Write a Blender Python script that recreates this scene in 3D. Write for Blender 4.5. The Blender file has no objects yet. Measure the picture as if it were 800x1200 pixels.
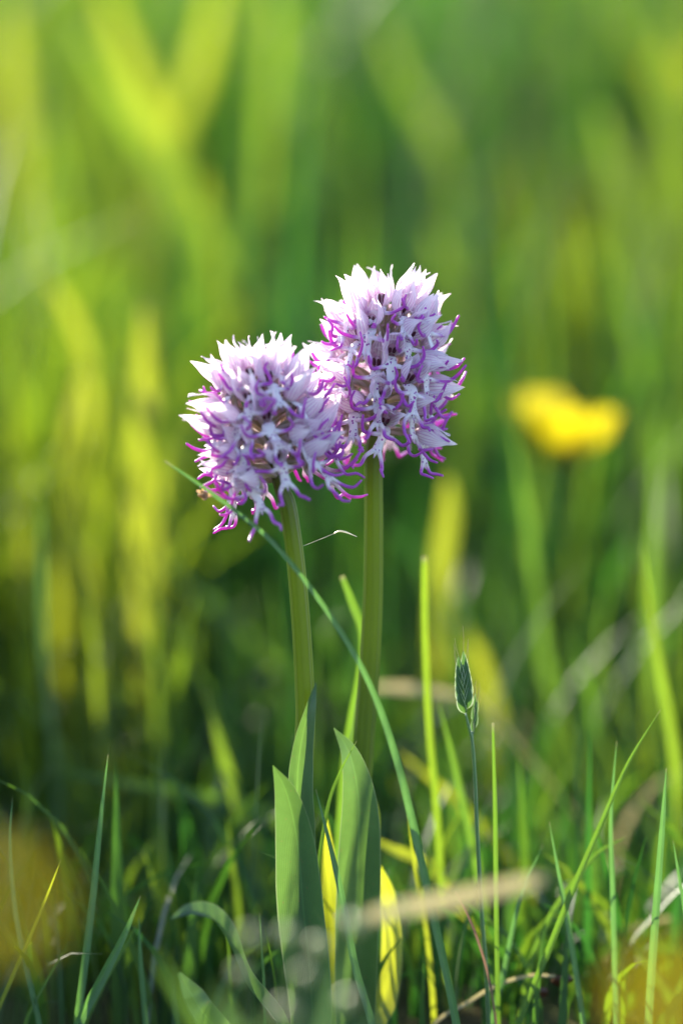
import bpy, math, random
import numpy as np
from mathutils import Vector

random.seed(7)
RNG = np.random.default_rng(11)
SC = bpy.context.scene
COL = SC.collection
R = math.radians

# ------------------------------------------------------------------ camera
PITCH, DIST, LENS, CZ = R(7.0), 1.08, 135.0, 0.155
FW = np.array([0, math.cos(PITCH), -math.sin(PITCH)])
UP = np.array([0, math.sin(PITCH), math.cos(PITCH)])
RT = np.array([1.0, 0, 0])
CAM = np.array([0, 0, CZ]) - FW * DIST
cd = bpy.data.cameras.new('camera'); cam = bpy.data.objects.new('camera', cd); COL.objects.link(cam)
cam.location = CAM; cam.rotation_euler = (R(90) - PITCH, 0, 0)
cd.sensor_fit = 'VERTICAL'; cd.sensor_height = 36; cd.sensor_width = 24; cd.lens = LENS
cd.clip_start = 0.01; cd.clip_end = 500
cd.dof.use_dof = True; cd.dof.focus_distance = DIST - 0.004; cd.dof.aperture_fstop = 3.4
SC.camera = cam

# ------------------------------------------------------------------ sky, sun, exposure
SUN_EL, SUN_AZ = R(28), R(-30)          # azimuth from +Y towards +X
w = bpy.data.worlds.new('World'); SC.world = w; w.use_nodes = True
nt = w.node_tree
bg = nt.nodes['Background']
sky = nt.nodes.new('ShaderNodeTexSky'); sky.sky_type = 'NISHITA'; sky.sun_disc = False
sky.sun_elevation = SUN_EL; sky.sun_rotation = SUN_AZ; sky.air_density = 1.0; sky.dust_density = 1.2
nt.links.new(sky.outputs[0], bg.inputs[0]); bg.inputs[1].default_value = 0.15
sd = bpy.data.lights.new('sun', 'SUN'); sd.energy = 5.0; sd.angle = R(0.5); sd.color = (1, 0.90, 0.72)
sun = bpy.data.objects.new('sun', sd); COL.objects.link(sun)
SUNV = Vector((math.sin(SUN_AZ) * math.cos(SUN_EL), math.cos(SUN_AZ) * math.cos(SUN_EL), math.sin(SUN_EL)))
sun.rotation_euler = SUNV.to_track_quat('Z', 'Y').to_euler()
sun.location = (-2, 4, 3)
SC.view_settings.view_transform = 'Standard'; SC.view_settings.look = 'None'
SC.view_settings.exposure = 1.72; SC.view_settings.gamma = 1.0
SC.render.engine = 'CYCLES'
cy = SC.cycles
cy.use_denoising = True
cy.max_bounces = 8; cy.diffuse_bounces = 5; cy.transmission_bounces = 6; cy.glossy_bounces = 3
cy.sample_clamp_indirect = 6.0

# ------------------------------------------------------------------ helpers
MM = 0.001
def nrm(v):
    v = np.asarray(v, float); n = np.linalg.norm(v)
    return v / n if n > 1e-12 else v
def at(px, py, dy=0.0):
    """point seen at photo pixel (800x1200) standing dy metres behind the orchids"""
    k = 36 / LENS / 1200
    d = FW + RT * (px - 400) * k + UP * (600 - py) * k
    return CAM + d * ((dy - CAM[1]) / d[1])
def pxs(dy=0.0):
    return 36 / LENS / 1200 * (dy - CAM[1])
def ground_z(x, y):
    y = np.asarray(y, float); x = np.asarray(x, float)
    return 0.055 * np.clip(y - 1.2, 0, None) + 0.012 * np.sin(x * 3.1 + 1) * np.sin(y * 2.3) * np.clip(np.abs(y) - 0.1, 0, 1)

def tag(o, label=None, cat=None, group=None, kind=None):
    if label: o['label'] = label
    if cat: o['category'] = cat
    if group: o['group'] = group
    if kind: o['kind'] = kind
    return o
def empty(name, loc=(0, 0, 0)):
    o = bpy.data.objects.new(name, None); o.empty_display_size = 0.01; o.location = loc; COL.objects.link(o); return o
def mesh(name, V, F, mat, parent=None, uv=None, col=None, smooth=True):
    """V world coords; uv per vertex, col per vertex scalar"""
    me = bpy.data.meshes.new(name)
    V = np.asarray(V, float)
    base = np.zeros(3)
    if parent is not None:
        base = np.array(parent.matrix_world.translation) if parent.parent is None else np.array(parent['_w'])
    me.from_pydata((V - base).tolist(), [], [list(map(int, f)) for f in F])
    if smooth: me.polygons.foreach_set('use_smooth', [True] * len(me.polygons))
    li = np.zeros(len(me.loops), dtype=np.int32); me.loops.foreach_get('vertex_index', li)
    if uv is not None:
        l = me.uv_layers.new(name='UVMap'); l.data.foreach_set('uv', np.asarray(uv, np.float32)[li].ravel())
    if col is not None:
        a = me.attributes.new('tint', 'FLOAT', 'POINT'); a.data.foreach_set('value', np.asarray(col, np.float32))
    me.materials.append(mat)
    o = bpy.data.objects.new(name, me); COL.objects.link(o)
    if parent is not None: o.parent = parent
    return o
def spl(P, n):
    """Catmull-Rom resample of an (m,k) array to n+1 rows"""
    P = np.asarray(P, float)
    if P.ndim == 1: P = P[:, None]
    Q = np.vstack([2 * P[0] - P[1], P, 2 * P[-1] - P[-2]])
    out = []
    for s in np.linspace(0, len(P) - 1, n + 1):
        i = min(int(s), len(P) - 2); f = s - i
        a, b, c, d = Q[i], Q[i + 1], Q[i + 2], Q[i + 3]
        out.append(0.5 * ((2 * b) + (c - a) * f + (2 * a - 5 * b + 4 * c - d) * f * f + (3 * b - a - 3 * c + d) * f ** 3))
    return np.array(out)
def frames(C):
    T = np.gradient(C, axis=0)
    return T / np.maximum(np.linalg.norm(T, axis=1, keepdims=True), 1e-12)
def tube(P, Rd, n=12, sides=8, flat=1.0, hint=(0.3, 0.9, 0.2), ridges=0, ramp=0.0, caps=True, resample=True):
    """returns V, F, uv ; flat < 1 squashes along the normal"""
    C = spl(P, n) if resample else np.asarray(P, float)
    n = len(C) - 1
    rr = np.interp(np.linspace(0, 1, n + 1), np.linspace(0, 1, len(Rd)), Rd)
    T = frames(C); N = np.asarray(hint, float)
    V, UV, F = [], [], []
    for i in range(n + 1):
        N = N - T[i] * np.dot(N, T[i]); N = nrm(N); B = np.cross(T[i], N)
        for k in range(sides):
            a = 2 * math.pi * k / sides
            q = rr[i] * (1 + (ramp * math.cos(ridges * a) if ridges else 0))
            V.append(C[i] + q * (math.cos(a) * B + flat * math.sin(a) * N)); UV.append((k / sides, i / n))
    for i in range(n):
        for k in range(sides):
            k2 = (k + 1) % sides
            F.append((i * sides + k, i * sides + k2, (i + 1) * sides + k2, (i + 1) * sides + k))
    if caps:
        for i, sgn in ((0, -1), (n, 1)):
            V.append(C[i] + T[i] * rr[i] * 0.7 * sgn); UV.append((0.5, i / n)); c = len(V) - 1
            for k in range(sides):
                k2 = (k + 1) % sides
                F.append((i * sides + k, i * sides + k2, c) if sgn > 0 else (i * sides + k2, i * sides + k, c))
    return np.array(V), F, np.array(UV)
def ribbon(P, W, N, n=20, across=4, cup=0.0, keel=0.0, edge=0.0, seed=0, dome=0.0):
    """leaf-like sheet along P; N normal hint(s)"""
    C = spl(P, n); T = frames(C)
    ww = np.interp(np.linspace(0, 1, n + 1), np.linspace(0, 1, len(W)), W)
    Nn = np.asarray(N, float)
    if Nn.ndim == 1: Nn = np.tile(Nn, (n + 1, 1))
    else: Nn = spl(Nn, n)
    rg = np.random.default_rng(seed)
    ph = rg.uniform(0, 6.28, 4)
    V, UV, F = [], [], []
    for i in range(n + 1):
        S = nrm(np.cross(T[i], Nn[i])); M = np.cross(S, T[i])
        for k in range(across + 1):
            u = 2 * k / across - 1
            off = cup * ww[i] * u * u + keel * ww[i] * abs(u) + edge * ww[i] * u * u * math.sin(ph[0 if u < 0 else 1] + 9 * i / n)
            V.append(C[i] + S * ww[i] * 0.5 * u + M * off); UV.append((k / across, i / n))
    for i in range(n):
        for k in range(across):
            a = i * (across + 1) + k
            F.append((a, a + 1, a + across + 2, a + across + 1))
    return np.array(V), F, np.array(UV)
def merge(parts):
    V, F, U, Cc = [], [], [], []; o = 0
    for p in parts:
        V.append(p[0]); F += [tuple(i + o for i in f) for f in p[1]]; U.append(p[2])
        Cc.append(p[3] if len(p) > 3 else np.zeros(len(p[0]))); o += len(p[0])
    return np.vstack(V), F, np.vstack(U), np.concatenate(Cc)
def blob(c, r, ax, seg=8, ring=6):
    """ellipsoid, ax = three axis vectors, r three radii"""
    V, F, U = [], [], []
    for i in range(ring + 1):
        th = math.pi * i / ring
        for k in range(seg):
            a = 2 * math.pi * k / seg
            d = (math.sin(th) * math.cos(a) * r[0], math.sin(th) * math.sin(a) * r[1], math.cos(th) * r[2])
            V.append(c + ax[0] * d[0] + ax[1] * d[1] + ax[2] * d[2]); U.append((k / seg, i / ring))
    for i in range(ring):
        for k in range(seg):
            k2 = (k + 1) % seg
            F.append((i * seg + k, (i + 1) * seg + k, (i + 1) * seg + k2, i * seg + k2))
    return np.array(V), F, np.array(U)

# ------------------------------------------------------------------ materials
class NB:
    def __init__(s, name):
        s.m = bpy.data.materials.new(name); s.m.use_nodes = True; s.t = s.m.node_tree; s.t.nodes.clear()
        s.out = s.n('OutputMaterial')
    def n(s, typ, **kw):
        x = s.t.nodes.new('ShaderNode' + typ)
        for k, v in kw.items(): setattr(x, k, v)
        return x
    def l(s, a, b): s.t.links.new(a, b)
    def setin(s, sock, v):
        if hasattr(v, 'is_output') or isinstance(v, bpy.types.NodeSocket): s.l(v, sock)
        elif isinstance(v, (tuple, list)): sock.default_value = (*v, 1) if len(v) == 3 and sock.type == 'RGBA' else v
        else: sock.default_value = v
    def math(s, op, a, b=0.0, clamp=False):
        x = s.n('Math', operation=op, use_clamp=clamp); s.setin(x.inputs[0], a); s.setin(x.inputs[1], b); return x.outputs[0]
    def mix(s, f, a, b, mode='MIX'):
        x = s.n('Mix', data_type='RGBA', blend_type=mode); s.setin(x.inputs[0], f); s.setin(x.inputs[6], a); s.setin(x.inputs[7], b); return x.outputs[2]
    def ramp(s, v, a, b):
        x = s.n('MapRange'); x.interpolation_type = 'SMOOTHSTEP'; s.setin(x.inputs[0], v); s.setin(x.inputs[1], a); s.setin(x.inputs[2], b); return x.outputs[0]
    def noise(s, scale, detail=3, vec=None):
        x = s.n('TexNoise'); x.inputs['Scale'].default_value = scale; x.inputs['Detail'].default_value = detail
        if vec is None:
            vec = s.n('TexCoord').outputs['Object']
        s.l(vec, x.inputs['Vector']); return x.outputs[0]
    def uv(s):
        x = s.n('SeparateXYZ'); s.l(s.n('UVMap').outputs[0], x.inputs[0]); return x.outputs[0], x.outputs[1]
    def tint(s):
        return s.n('Attribute', attribute_name='tint').outputs['Fac']
    def leaf(s, refl, trans, tf=0.5, rough=0.4, gloss=0.06, bump=None, bstr=0.2):
        d = s.n('BsdfDiffuse'); s.setin(d.inputs[0], refl)
        t = s.n('BsdfTranslucent'); s.setin(t.inputs[0], trans)
        g = s.n('BsdfGlossy'); g.inputs['Roughness'].default_value = rough; s.setin(g.inputs[0], (1, 1, 1))
        a = s.n('AddShader') if tf is None else s.n('MixShader')
        if tf is None: s.l(d.outputs[0], a.inputs[0]); s.l(t.outputs[0], a.inputs[1])
        else:
            s.setin(a.inputs[0], tf); s.l(d.outputs[0], a.inputs[1]); s.l(t.outputs[0], a.inputs[2])
        fr = s.n('LayerWeight'); fr.inputs[0].default_value = 0.25
        gf = s.math('ADD', s.math('MULTIPLY', fr.outputs['Fresnel'], gloss * 2.0), gloss * 0.5, True)
        b = s.n('MixShader'); s.l(gf, b.inputs[0]); s.l(a.outputs[0], b.inputs[1]); s.l(g.outputs[0], b.inputs[2])
        if bump is not None:
            bp = s.n('Bump'); bp.inputs['Strength'].default_value = bstr; bp.inputs['Distance'].default_value = 0.0004; s.l(bump, bp.inputs['Height'])
            for x in (d, t, g): s.l(bp.outputs[0], x.inputs['Normal'])
        s.l(b.outputs[0], s.out.inputs[0])
        return s.m

def mat_blade(name, refl, trans, tf=0.5, gloss=0.05, lines=14, tip=(0.20, 0.20, 0.09), rough=0.55):
    b = NB(name); u, v = b.uv()
    ln = b.math('SINE', b.math('MULTIPLY', u, lines * 6.283))
    ln = b.math('ADD', b.math('MULTIPLY', ln, 0.5), 0.5)
    nz = b.noise(160, 3)
    k = b.math('ADD', b.math('MULTIPLY', ln, 0.35), b.math('MULTIPLY', nz, 0.65))
    mid = b.ramp(b.math('ABSOLUTE', b.math('SUBTRACT', u, 0.5)), 0.07, 0.02)
    def var(c):
        x = b.mix(k, tuple(q * 0.66 for q in c), tuple(min(1, q * 1.32) for q in c))
        x = b.mix(b.math('MULTIPLY', mid, 0.35), x, tuple(min(1, q * 1.7) for q in c))
        x = b.mix(dead, x, (0.26, 0.22, 0.09))
        return b.mix(b.ramp(v, 0.035, 0.0), x, tip)
    dead = b.math('MULTIPLY', b.ramp(b.noise(55, 4), 0.62, 0.74), 0.3)
    return b.leaf(var(refl), var(trans), tf, rough, gloss, ln, 0.25)
M = {}
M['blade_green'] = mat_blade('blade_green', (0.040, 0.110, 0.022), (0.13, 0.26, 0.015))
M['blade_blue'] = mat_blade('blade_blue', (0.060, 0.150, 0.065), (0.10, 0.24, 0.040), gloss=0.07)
M['blade_yellow'] = mat_blade('blade_yellow', (0.075, 0.130, 0.014), (0.34, 0.40, 0.018), tf=0.54)  # yellow copy of the blade, sun glow put into its colour
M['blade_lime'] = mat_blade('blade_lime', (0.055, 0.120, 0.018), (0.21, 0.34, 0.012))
M['straw'] = mat_blade('straw', (0.36, 0.31, 0.17), (0.34, 0.29, 0.13), gloss=0.10)
M['blade_brown'] = mat_blade('blade_brown', (0.16, 0.10, 0.075), (0.18, 0.10, 0.06))

def mat_grass_stuff():
    b = NB('meadow_grass_leaf'); c = b.tint(); u, v = b.uv()
    nz = b.noise(9, 3)
    k = b.math('ADD', c, b.math('MULTIPLY', b.math('SUBTRACT', nz, 0.5), 0.35), True)
    refl = b.mix(k, (0.021, 0.070, 0.019), (0.052, 0.102, 0.011))
    trn = b.mix(k, (0.032, 0.140, 0.012), (0.31, 0.41, 0.010))
    dry = b.ramp(c, 0.965, 0.985)
    refl = b.mix(dry, refl, (0.34, 0.29, 0.15)); trn = b.mix(dry, trn, (0.34, 0.29, 0.12))
    return b.leaf(refl, trn, 0.52, 0.58, 0.035)
M['grass'] = mat_grass_stuff()

def mat_orchid_leaf(name, refl, trans, tf):
    b = NB(name); u, v = b.uv()
    ln = b.math('SINE', b.math('MULTIPLY', u, 26 * 6.283)); ln = b.math('ADD', b.math('MULTIPLY', ln, 0.5), 0.5)
    n1 = b.noise(70, 4); n2 = b.noise(420, 3)
    k = b.math('ADD', b.math('MULTIPLY', ln, 0.18), b.math('ADD', b.math('MULTIPLY', n1, 0.55), b.math('MULTIPLY', n2, 0.27)))
    mid = b.ramp(b.math('ABSOLUTE', b.math('SUBTRACT', u, 0.5)), 0.035, 0.01)
    rim = b.ramp(b.math('ABSOLUTE', b.math('SUBTRACT', u, 0.5)), 0.47, 0.5)
    def var(c):
        x = b.mix(k, tuple(q * 0.6 for q in c), tuple(min(1, q * 1.4) for q in c))
        x = b.mix(b.math('MULTIPLY', mid, 0.4), x, tuple(min(1, q * 1.7) for q in c))
        x = b.mix(b.math('MULTIPLY', b.ramp(b.noise(900, 2), 0.68, 0.74), 0.6), x, (0.16, 0.12, 0.05))
        x = b.mix(b.math('MULTIPLY', b.ramp(n1, 0.60, 0.75), 0.35), x, (0.22, 0.26, 0.10))
        return b.mix(b.math('MULTIPLY', rim, 0.5), x, (0.35, 0.38, 0.22))
    return b.leaf(var(refl), var(trans), tf, 0.42, 0.06, k, 0.35)
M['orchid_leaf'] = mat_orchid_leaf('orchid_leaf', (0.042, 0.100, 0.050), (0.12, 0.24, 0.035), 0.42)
M['orchid_leaf_sunlit'] = mat_orchid_leaf('orchid_leaf_sunlit', (0.12, 0.19, 0.03), (0.52, 0.56, 0.02), 0.6)  # lit copy of the orchid leaf, backlight painted into its colour

def mat_stem():
    b = NB('orchid_stem'); u, v = b.uv()
    ln = b.math('SINE', b.math('MULTIPLY', u, 9 * 6.283)); ln = b.math('ADD', b.math('MULTIPLY', ln, 0.5), 0.5)
    nz = b.noise(200, 4)
    top = b.ramp(v, 0.62, 0.98)
    g = b.mix(ln, (0.060, 0.120, 0.010), (0.11, 0.180, 0.018))
    br = b.mix(ln, (0.075, 0.075, 0.020), (0.12, 0.115, 0.035))
    c = b.mix(top, g, br)
    c = b.mix(b.math('MULTIPLY', nz, 0.4), c, (0.05, 0.06, 0.02))
    t = b.mix(top, (0.29, 0.38, 0.02), (0.38, 0.28, 0.03))
    return b.leaf(c, t, 0.5, 0.4, 0.035, ln, 0.25)
M['stem'] = mat_stem()

def mat_sepal(name, inner):
    b = NB(name); u, v = b.uv()
    wob = b.math('MULTIPLY', b.math('SUBTRACT', b.noise(300, 2), 0.5), 0.10)
    st = b.math('SINE', b.math('MULTIPLY', b.math('ADD', u, wob), 6 * 6.283))
    st = b.ramp(st, 0.45, 0.95)
    fade = b.math('MULTIPLY', b.ramp(v, 0.95, 0.45), b.ramp(v, 0.0, 0.12))
    nz = b.noise(260, 3)
    geo = b.n('NewGeometry')
    amt = b.math('MULTIPLY', b.math('MULTIPLY', st, fade), b.math('ADD', b.math('MULTIPLY', nz, 0.9), inner))
    base = b.mix(b.ramp(nz, 0.35, 0.7), (0.86, 0.74, 0.84), (0.93, 0.87, 0.92))
    c = b.mix(b.math('MULTIPLY', amt, 0.85, True), base, (0.52, 0.10, 0.48))
    edge = b.ramp(b.math('ABSOLUTE', b.math('SUBTRACT', u, 0.5)), 0.44, 0.5)
    c = b.mix(b.math('MULTIPLY', edge, 0.35), c, (0.72, 0.30, 0.70))
    grn = b.ramp(v, 0.14, 0.0)
    c = b.mix(b.math('MULTIPLY', grn, 0.6), c, (0.45, 0.50, 0.22))
    return b.leaf(c, c, 0.58, 0.5, 0.03)
M['sepal'] = mat_sepal('sepal_lilac', 0.15)
M['petal'] = mat_sepal('petal_lilac', 0.9)

def mat_lip():
    b = NB('lip_spotted'); c = b.tint(); 
    vo = b.n('TexVoronoi'); vo.inputs['Scale'].default_value = 950; b.l(b.n('TexCoord').outputs['Object'], vo.inputs['Vector'])
    nz = b.noise(350, 2)
    sp = b.math('MULTIPLY', b.ramp(vo.outputs['Distance'], 0.36, 0.24), b.ramp(c, 0.30, 0.05))
    sp = b.math('MULTIPLY', sp, b.ramp(nz, 0.38, 0.5))
    k = b.ramp(b.math('ADD', c, b.math('MULTIPLY', b.math('SUBTRACT', nz, 0.5), 0.3)), 0.22, 0.85)
    col = b.mix(k, (0.88, 0.84, 0.90), (0.42, 0.10, 0.60))
    tr = b.mix(k, (0.92, 0.82, 0.90), (0.85, 0.09, 0.68))
    col = b.mix(sp, col, (0.30, 0.03, 0.36)); tr = b.mix(sp, tr, (0.4, 0.04, 0.4))
    return b.leaf(col, tr, 0.45, 0.4, 0.06)
M['lip'] = mat_lip()
def mat_column():
    b = NB('column_maroon'); c = b.tint()
    col = b.mix(c, (0.62, 0.36, 0.48), (0.085, 0.010, 0.028))
    return b.leaf(col, col, 0.25, 0.35, 0.08)
M['column'] = mat_column()
def mat_ovary():
    b = NB('ovary'); u, v = b.uv()
    st = b.ramp(b.math('SINE', b.math('MULTIPLY', b.math('ADD', u, b.math('MULTIPLY', v, 0.7)), 3 * 6.283)), -0.3, 0.6)
    c = b.mix(st, (0.46, 0.40, 0.26), (0.68, 0.56, 0.54))
    c = b.mix(b.ramp(v, 0.6, 1.0), c, (0.80, 0.64, 0.76))
    return b.leaf(c, c, 0.5, 0.5, 0.03)
M['ovary'] = mat_ovary()
def mat_simple(name, refl, trans, tf=0.5, rough=0.4, gloss=0.06, nsc=250):
    b = NB(name); nz = b.noise(nsc, 3)
    return b.leaf(b.mix(nz, tuple(q * 0.7 for q in refl), tuple(min(1, q * 1.3) for q in refl)),
                  b.mix(nz, tuple(q * 0.7 for q in trans), tuple(min(1, q * 1.3) for q in trans)), tf, rough, gloss)
M['butter'] = mat_simple('buttercup_yellow', (0.50, 0.41, 0.008), (0.55, 0.46, 0.008), 0.5, 0.4, 0.05)
M['stamen'] = mat_simple('buttercup_stamen', (0.55, 0.42, 0.02), (0.6, 0.45, 0.02))
M['bud'] = mat_simple('pale_glint', (0.44, 0.47, 0.26), (0.50, 0.52, 0.26), 0.45, 0.3, 0.12)  # pale colour of the balls that stand in for sun glints
M['stalk'] = mat_blade('brome_stalk', (0.055, 0.135, 0.050), (0.14, 0.28, 0.05), lines=5, tip=(0.45, 0.5, 0.4), gloss=0.10)
def mat_lemma():
    b = NB('brome_lemma'); u, v = b.uv(); d = b.math('ABSOLUTE', b.math('SUBTRACT', u, 0.5))
    ln = b.math('ADD', b.math('MULTIPLY', b.math('SINE', b.math('MULTIPLY', u, 7 * 6.283)), 0.5), 0.5)
    rim = b.ramp(d, 0.34, 0.46)
    r = b.mix(rim, b.mix(ln, (0.030, 0.085, 0.032), (0.060, 0.145, 0.055)), (0.34, 0.44, 0.30))
    t = b.mix(rim, (0.09, 0.20, 0.03), (0.40, 0.48, 0.28))
    return b.leaf(r, t, 0.4, 0.5, 0.05, ln, 0.2)
M['lemma'] = mat_lemma()
M['awn'] = mat_simple('awn', (0.38, 0.34, 0.24), (0.40, 0.34, 0.22))
M['brown'] = mat_simple('withered_brown', (0.10, 0.045, 0.025), (0.12, 0.05, 0.02))
M['tan'] = mat_simple('withered_tan', (0.45, 0.30, 0.17), (0.50, 0.32, 0.16))
M['silk'] = mat_simple('silk', (0.75, 0.72, 0.62), (0.8, 0.76, 0.62), 0.5, 0.2, 0.2)
def mat_soil():
    b = NB('meadow_soil'); n1 = b.noise(14, 6); n2 = b.noise(160, 5)
    c = b.mix(b.ramp(n1, 0.35, 0.65), (0.045, 0.033, 0.020), (0.035, 0.060, 0.018))
    c = b.mix(b.math('MULTIPLY', n2, 0.5), c, (0.13, 0.105, 0.06))
    d = b.n('BsdfDiffuse'); b.l(c, d.inputs[0])
    bp = b.n('Bump'); bp.inputs['Strength'].default_value = 0.8; bp.inputs['Distance'].default_value = 0.01; b.l(n2, bp.inputs['Height']); b.l(bp.outputs[0], d.inputs['Normal'])
    b.l(d.outputs[0], b.out.inputs[0]); return b.m
M['soil'] = mat_soil()

# ------------------------------------------------------------------ ground
def make_ground():
    xs = np.concatenate([np.linspace(-60, -3, 12), np.linspace(-2.5, 2.5, 51), np.linspace(3, 60, 12)])
    ys = np.concatenate([np.linspace(-20, -2.5, 8), np.linspace(-2, 4, 61), np.linspace(4.5, 90, 40)])
    X, Y = np.meshgrid(xs, ys); Z = ground_z(X, Y) + 0.002 * np.sin(X * 40) * np.sin(Y * 37) * (np.abs(Y) < 4) - 0.004
    V = np.stack([X.ravel(), Y.ravel(), Z.ravel()], 1); nx = len(xs)
    F = [(j * nx + i, j * nx + i + 1, (j + 1) * nx + i + 1, (j + 1) * nx + i) for j in range(len(ys) - 1) for i in range(nx - 1)]
    tag(mesh('ground', V, F, M['soil']), 'dark mossy soil under the meadow grass', 'ground', kind='structure')
make_ground()

# ------------------------------------------------------------------ meadow (uncountable grass)
def frame_z(y, py):                                   # height of a photo row at distance y
    k = 36 / LENS / 1200; py = np.asarray(py, float)
    dz = FW[2] + UP[2] * (600 - py) * k; dyy = FW[1] + UP[1] * (600 - py) * k
    return CAM[2] + dz * (y - CAM[1]) / dyy
def grass_field(name, x, y, h, wd, lean, tint, label, nseg=5, face=None):
    n = len(x)
    az = RNG.uniform(0, 2 * np.pi, n)
    fa = RNG.uniform(0, np.pi, n) if face is None else face
    s = np.linspace(0, 1, nseg + 1)[None, :]
    ld = np.stack([np.cos(az), np.sin(az)], 1)
    bend = lean[:, None] * h[:, None] * s ** RNG.uniform(1.4, 2.6, n)[:, None]
    z = h[:, None] * s * (1 - 0.35 * np.minimum(lean, 1.2)[:, None] * s ** 2)
    cx = x[:, None] + ld[:, :1] * bend; cyy = y[:, None] + ld[:, 1:] * bend
    gz = ground_z(x, y)[:, None] - 0.004
    hw = 0.5 * wd[:, None] * np.minimum(1, 0.55 + 2.2 * s) * (1 - s ** 2.2) + 0.00008
    tw = fa[:, None] + RNG.normal(0, 0.5, n)[:, None] * s
    sx, sy = np.cos(tw), np.sin(tw)
    A = np.stack([cx - sx * hw, cyy - sy * hw, gz + z], 2); B = np.stack([cx + sx * hw, cyy + sy * hw, gz + z], 2)
    V = np.stack([A, B], 2).reshape(-1, 3)            # n, seg, 2
    L = nseg + 1
    b0 = (np.arange(n) * L * 2)[:, None] + (np.arange(nseg) * 2)[None, :]
    F = np.stack([b0, b0 + 1, b0 + 3, b0 + 2], 2).reshape(-1, 4)
    me = bpy.data.meshes.new(name)
    me.vertices.add(len(V)); me.vertices.foreach_set('co', V.astype(np.float32).ravel())
    me.loops.add(F.size); me.loops.foreach_set('vertex_index', F.astype(np.int32).ravel())
    me.polygons.add(len(F)); me.polygons.foreach_set('loop_start', np.arange(0, F.size, 4, dtype=np.int32))
    me.update(calc_edges=True)
    me.polygons.foreach_set('use_smooth', np.ones(len(F), bool))
    a = me.attributes.new('tint', 'FLOAT', 'POINT'); a.data.foreach_set('value', np.repeat(tint, L * 2).astype(np.float32))
    uvl = me.uv_layers.new(name='UVMap')
    uu = np.stack([np.tile([0.0, 1.0], n * L), np.repeat(np.tile(np.linspace(1, 0, L), n), 2)], 1)
    uvl.data.foreach_set('uv', uu[F.ravel()].astype(np.float32).ravel())
    me.materials.append(M['grass'])
    o = bpy.data.objects.new(name, me); COL.objects.link(o)
    tag(o, label, 'grass', kind='stuff'); return o

def patchnoise(x, y, s, seed):
    r = np.random.default_rng(seed); out = np.zeros_like(x)
    for _ in range(6):
        k = r.normal(0, 1, 2) * s; out += np.sin(k[0] * x + k[1] * y + r.uniform(0, 6.28))
    return out / 6

def sample_wedge(n, y0, y1, m):
    """points in a wedge that opens from the camera, m = half width per metre"""
    y = np.sqrt(RNG.uniform((y0 - CAM[1]) ** 2, (y1 - CAM[1]) ** 2, n)) + CAM[1]
    x = RNG.uniform(-1, 1, n) * (y - CAM[1]) * m
    return x, y
def screen_x(x, y): return 400 + x / (y - CAM[1]) * LENS / 36 * 1200

# low sward around and in front of the orchids, tint darkened as shade
n = 15000
x = RNG.uniform(-0.9, 0.9, n); y = RNG.uniform(-1.0, 0.7, n)
h = RNG.uniform(0.02, 0.075, n) * (1 + 0.3 * patchnoise(x, y, 9, 3))
lim = np.where(y < 0.0, np.maximum(frame_z(y, 1225) * 0.9, 0.008), 0.12)
h = np.minimum(h, lim * RNG.uniform(0.7, 1, n))
keep = (np.hypot(x, y) > 0.012)
x, y, h = x[keep], y[keep], h[keep]
grass_field('low_grass', x, y, h, RNG.uniform(0.0015, 0.0035, len(x)), RNG.uniform(0.1, 0.9, len(x)),
            np.clip(RNG.beta(1.3, 9, len(x)), 0, 0.95), 'short grass tinted dark as shade, carpeting the ground round the orchid stems')

# taller meadow behind
def tall(name, n, y0, y1, m, hr, wr, label, dens_seed, hmax=None, dt=0.0):
    x, y = sample_wedge(n, y0, y1, m)
    p = patchnoise(x, y, 3.0 / (1 + y0), dens_seed)
    keep = RNG.uniform(0, 1, n) < np.clip(0.75 + 0.5 * p, 0.4, 1)
    x, y, p = x[keep], y[keep], p[keep]; k = len(x)
    h = RNG.uniform(hr[0], hr[1], k) * (1 + 0.25 * p)
    if hmax is not None: h = np.minimum(h, hmax(x, y) * RNG.uniform(0.75, 1.0, k))
    sx = screen_x(x, y)
    # sunlight put in as yellower tint left and far right, shade as darker centre
    ty = 0.10 + 0.34 * np.exp(-((sx - 90) / 170) ** 2) + 0.14 * np.exp(-((sx - 820) / 110) ** 2) - 0.16 * np.exp(-((sx - 330) / 110) ** 2)
    tint = np.clip(ty + dt + RNG.normal(0, 0.17, k) + 0.10 * p, 0, 0.94)
    tint[RNG.uniform(0, 1, k) < (0.012 if y0 > 0.9 else 0.0)] = 1.0
    grass_field(name, x, y, h, RNG.uniform(wr[0], wr[1], k), np.abs(RNG.normal(0.25, 0.25, k)), tint, label, nseg=6)
tall('meadow_grass', 4200, 0.03, 0.30, 0.36, (0.05, 0.19), (0.0022, 0.0048), 'mid-height green grass close behind the orchids', 5,
     lambda x, y: np.maximum(0.03, frame_z(y, 1250 - 480 * RNG.beta(1.3, 1.6, len(x)))), dt=-0.10)  # tint lowered to imitate shade on the near blades
tall('meadow_grass', 4600, 0.20, 0.50, 0.36, (0.10, 0.26), (0.0022, 0.0050), 'soft blurred green blades rising behind the orchid stems', 6,
     lambda x, y: np.maximum(0.04, frame_z(y, 1020 - 500 * RNG.beta(1.1, 1.3, len(x)))), dt=0.06)
def hm2(x, y):
    sx = screen_x(x, y)
    row = np.where(np.abs(sx - 370) < 210, 560, 330) + 380 * RNG.beta(1, 1.6, len(x))
    row = np.where(y > 0.45, RNG.uniform(-80, 760, len(x)), row)
    return np.maximum(0.06, frame_z(y, row))
tall('meadow_grass', 6500, 0.34, 0.95, 0.42, (0.20, 0.40), (0.003, 0.008), 'blurred tall green grass standing a little way behind the orchids', 8, hm2)
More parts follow.
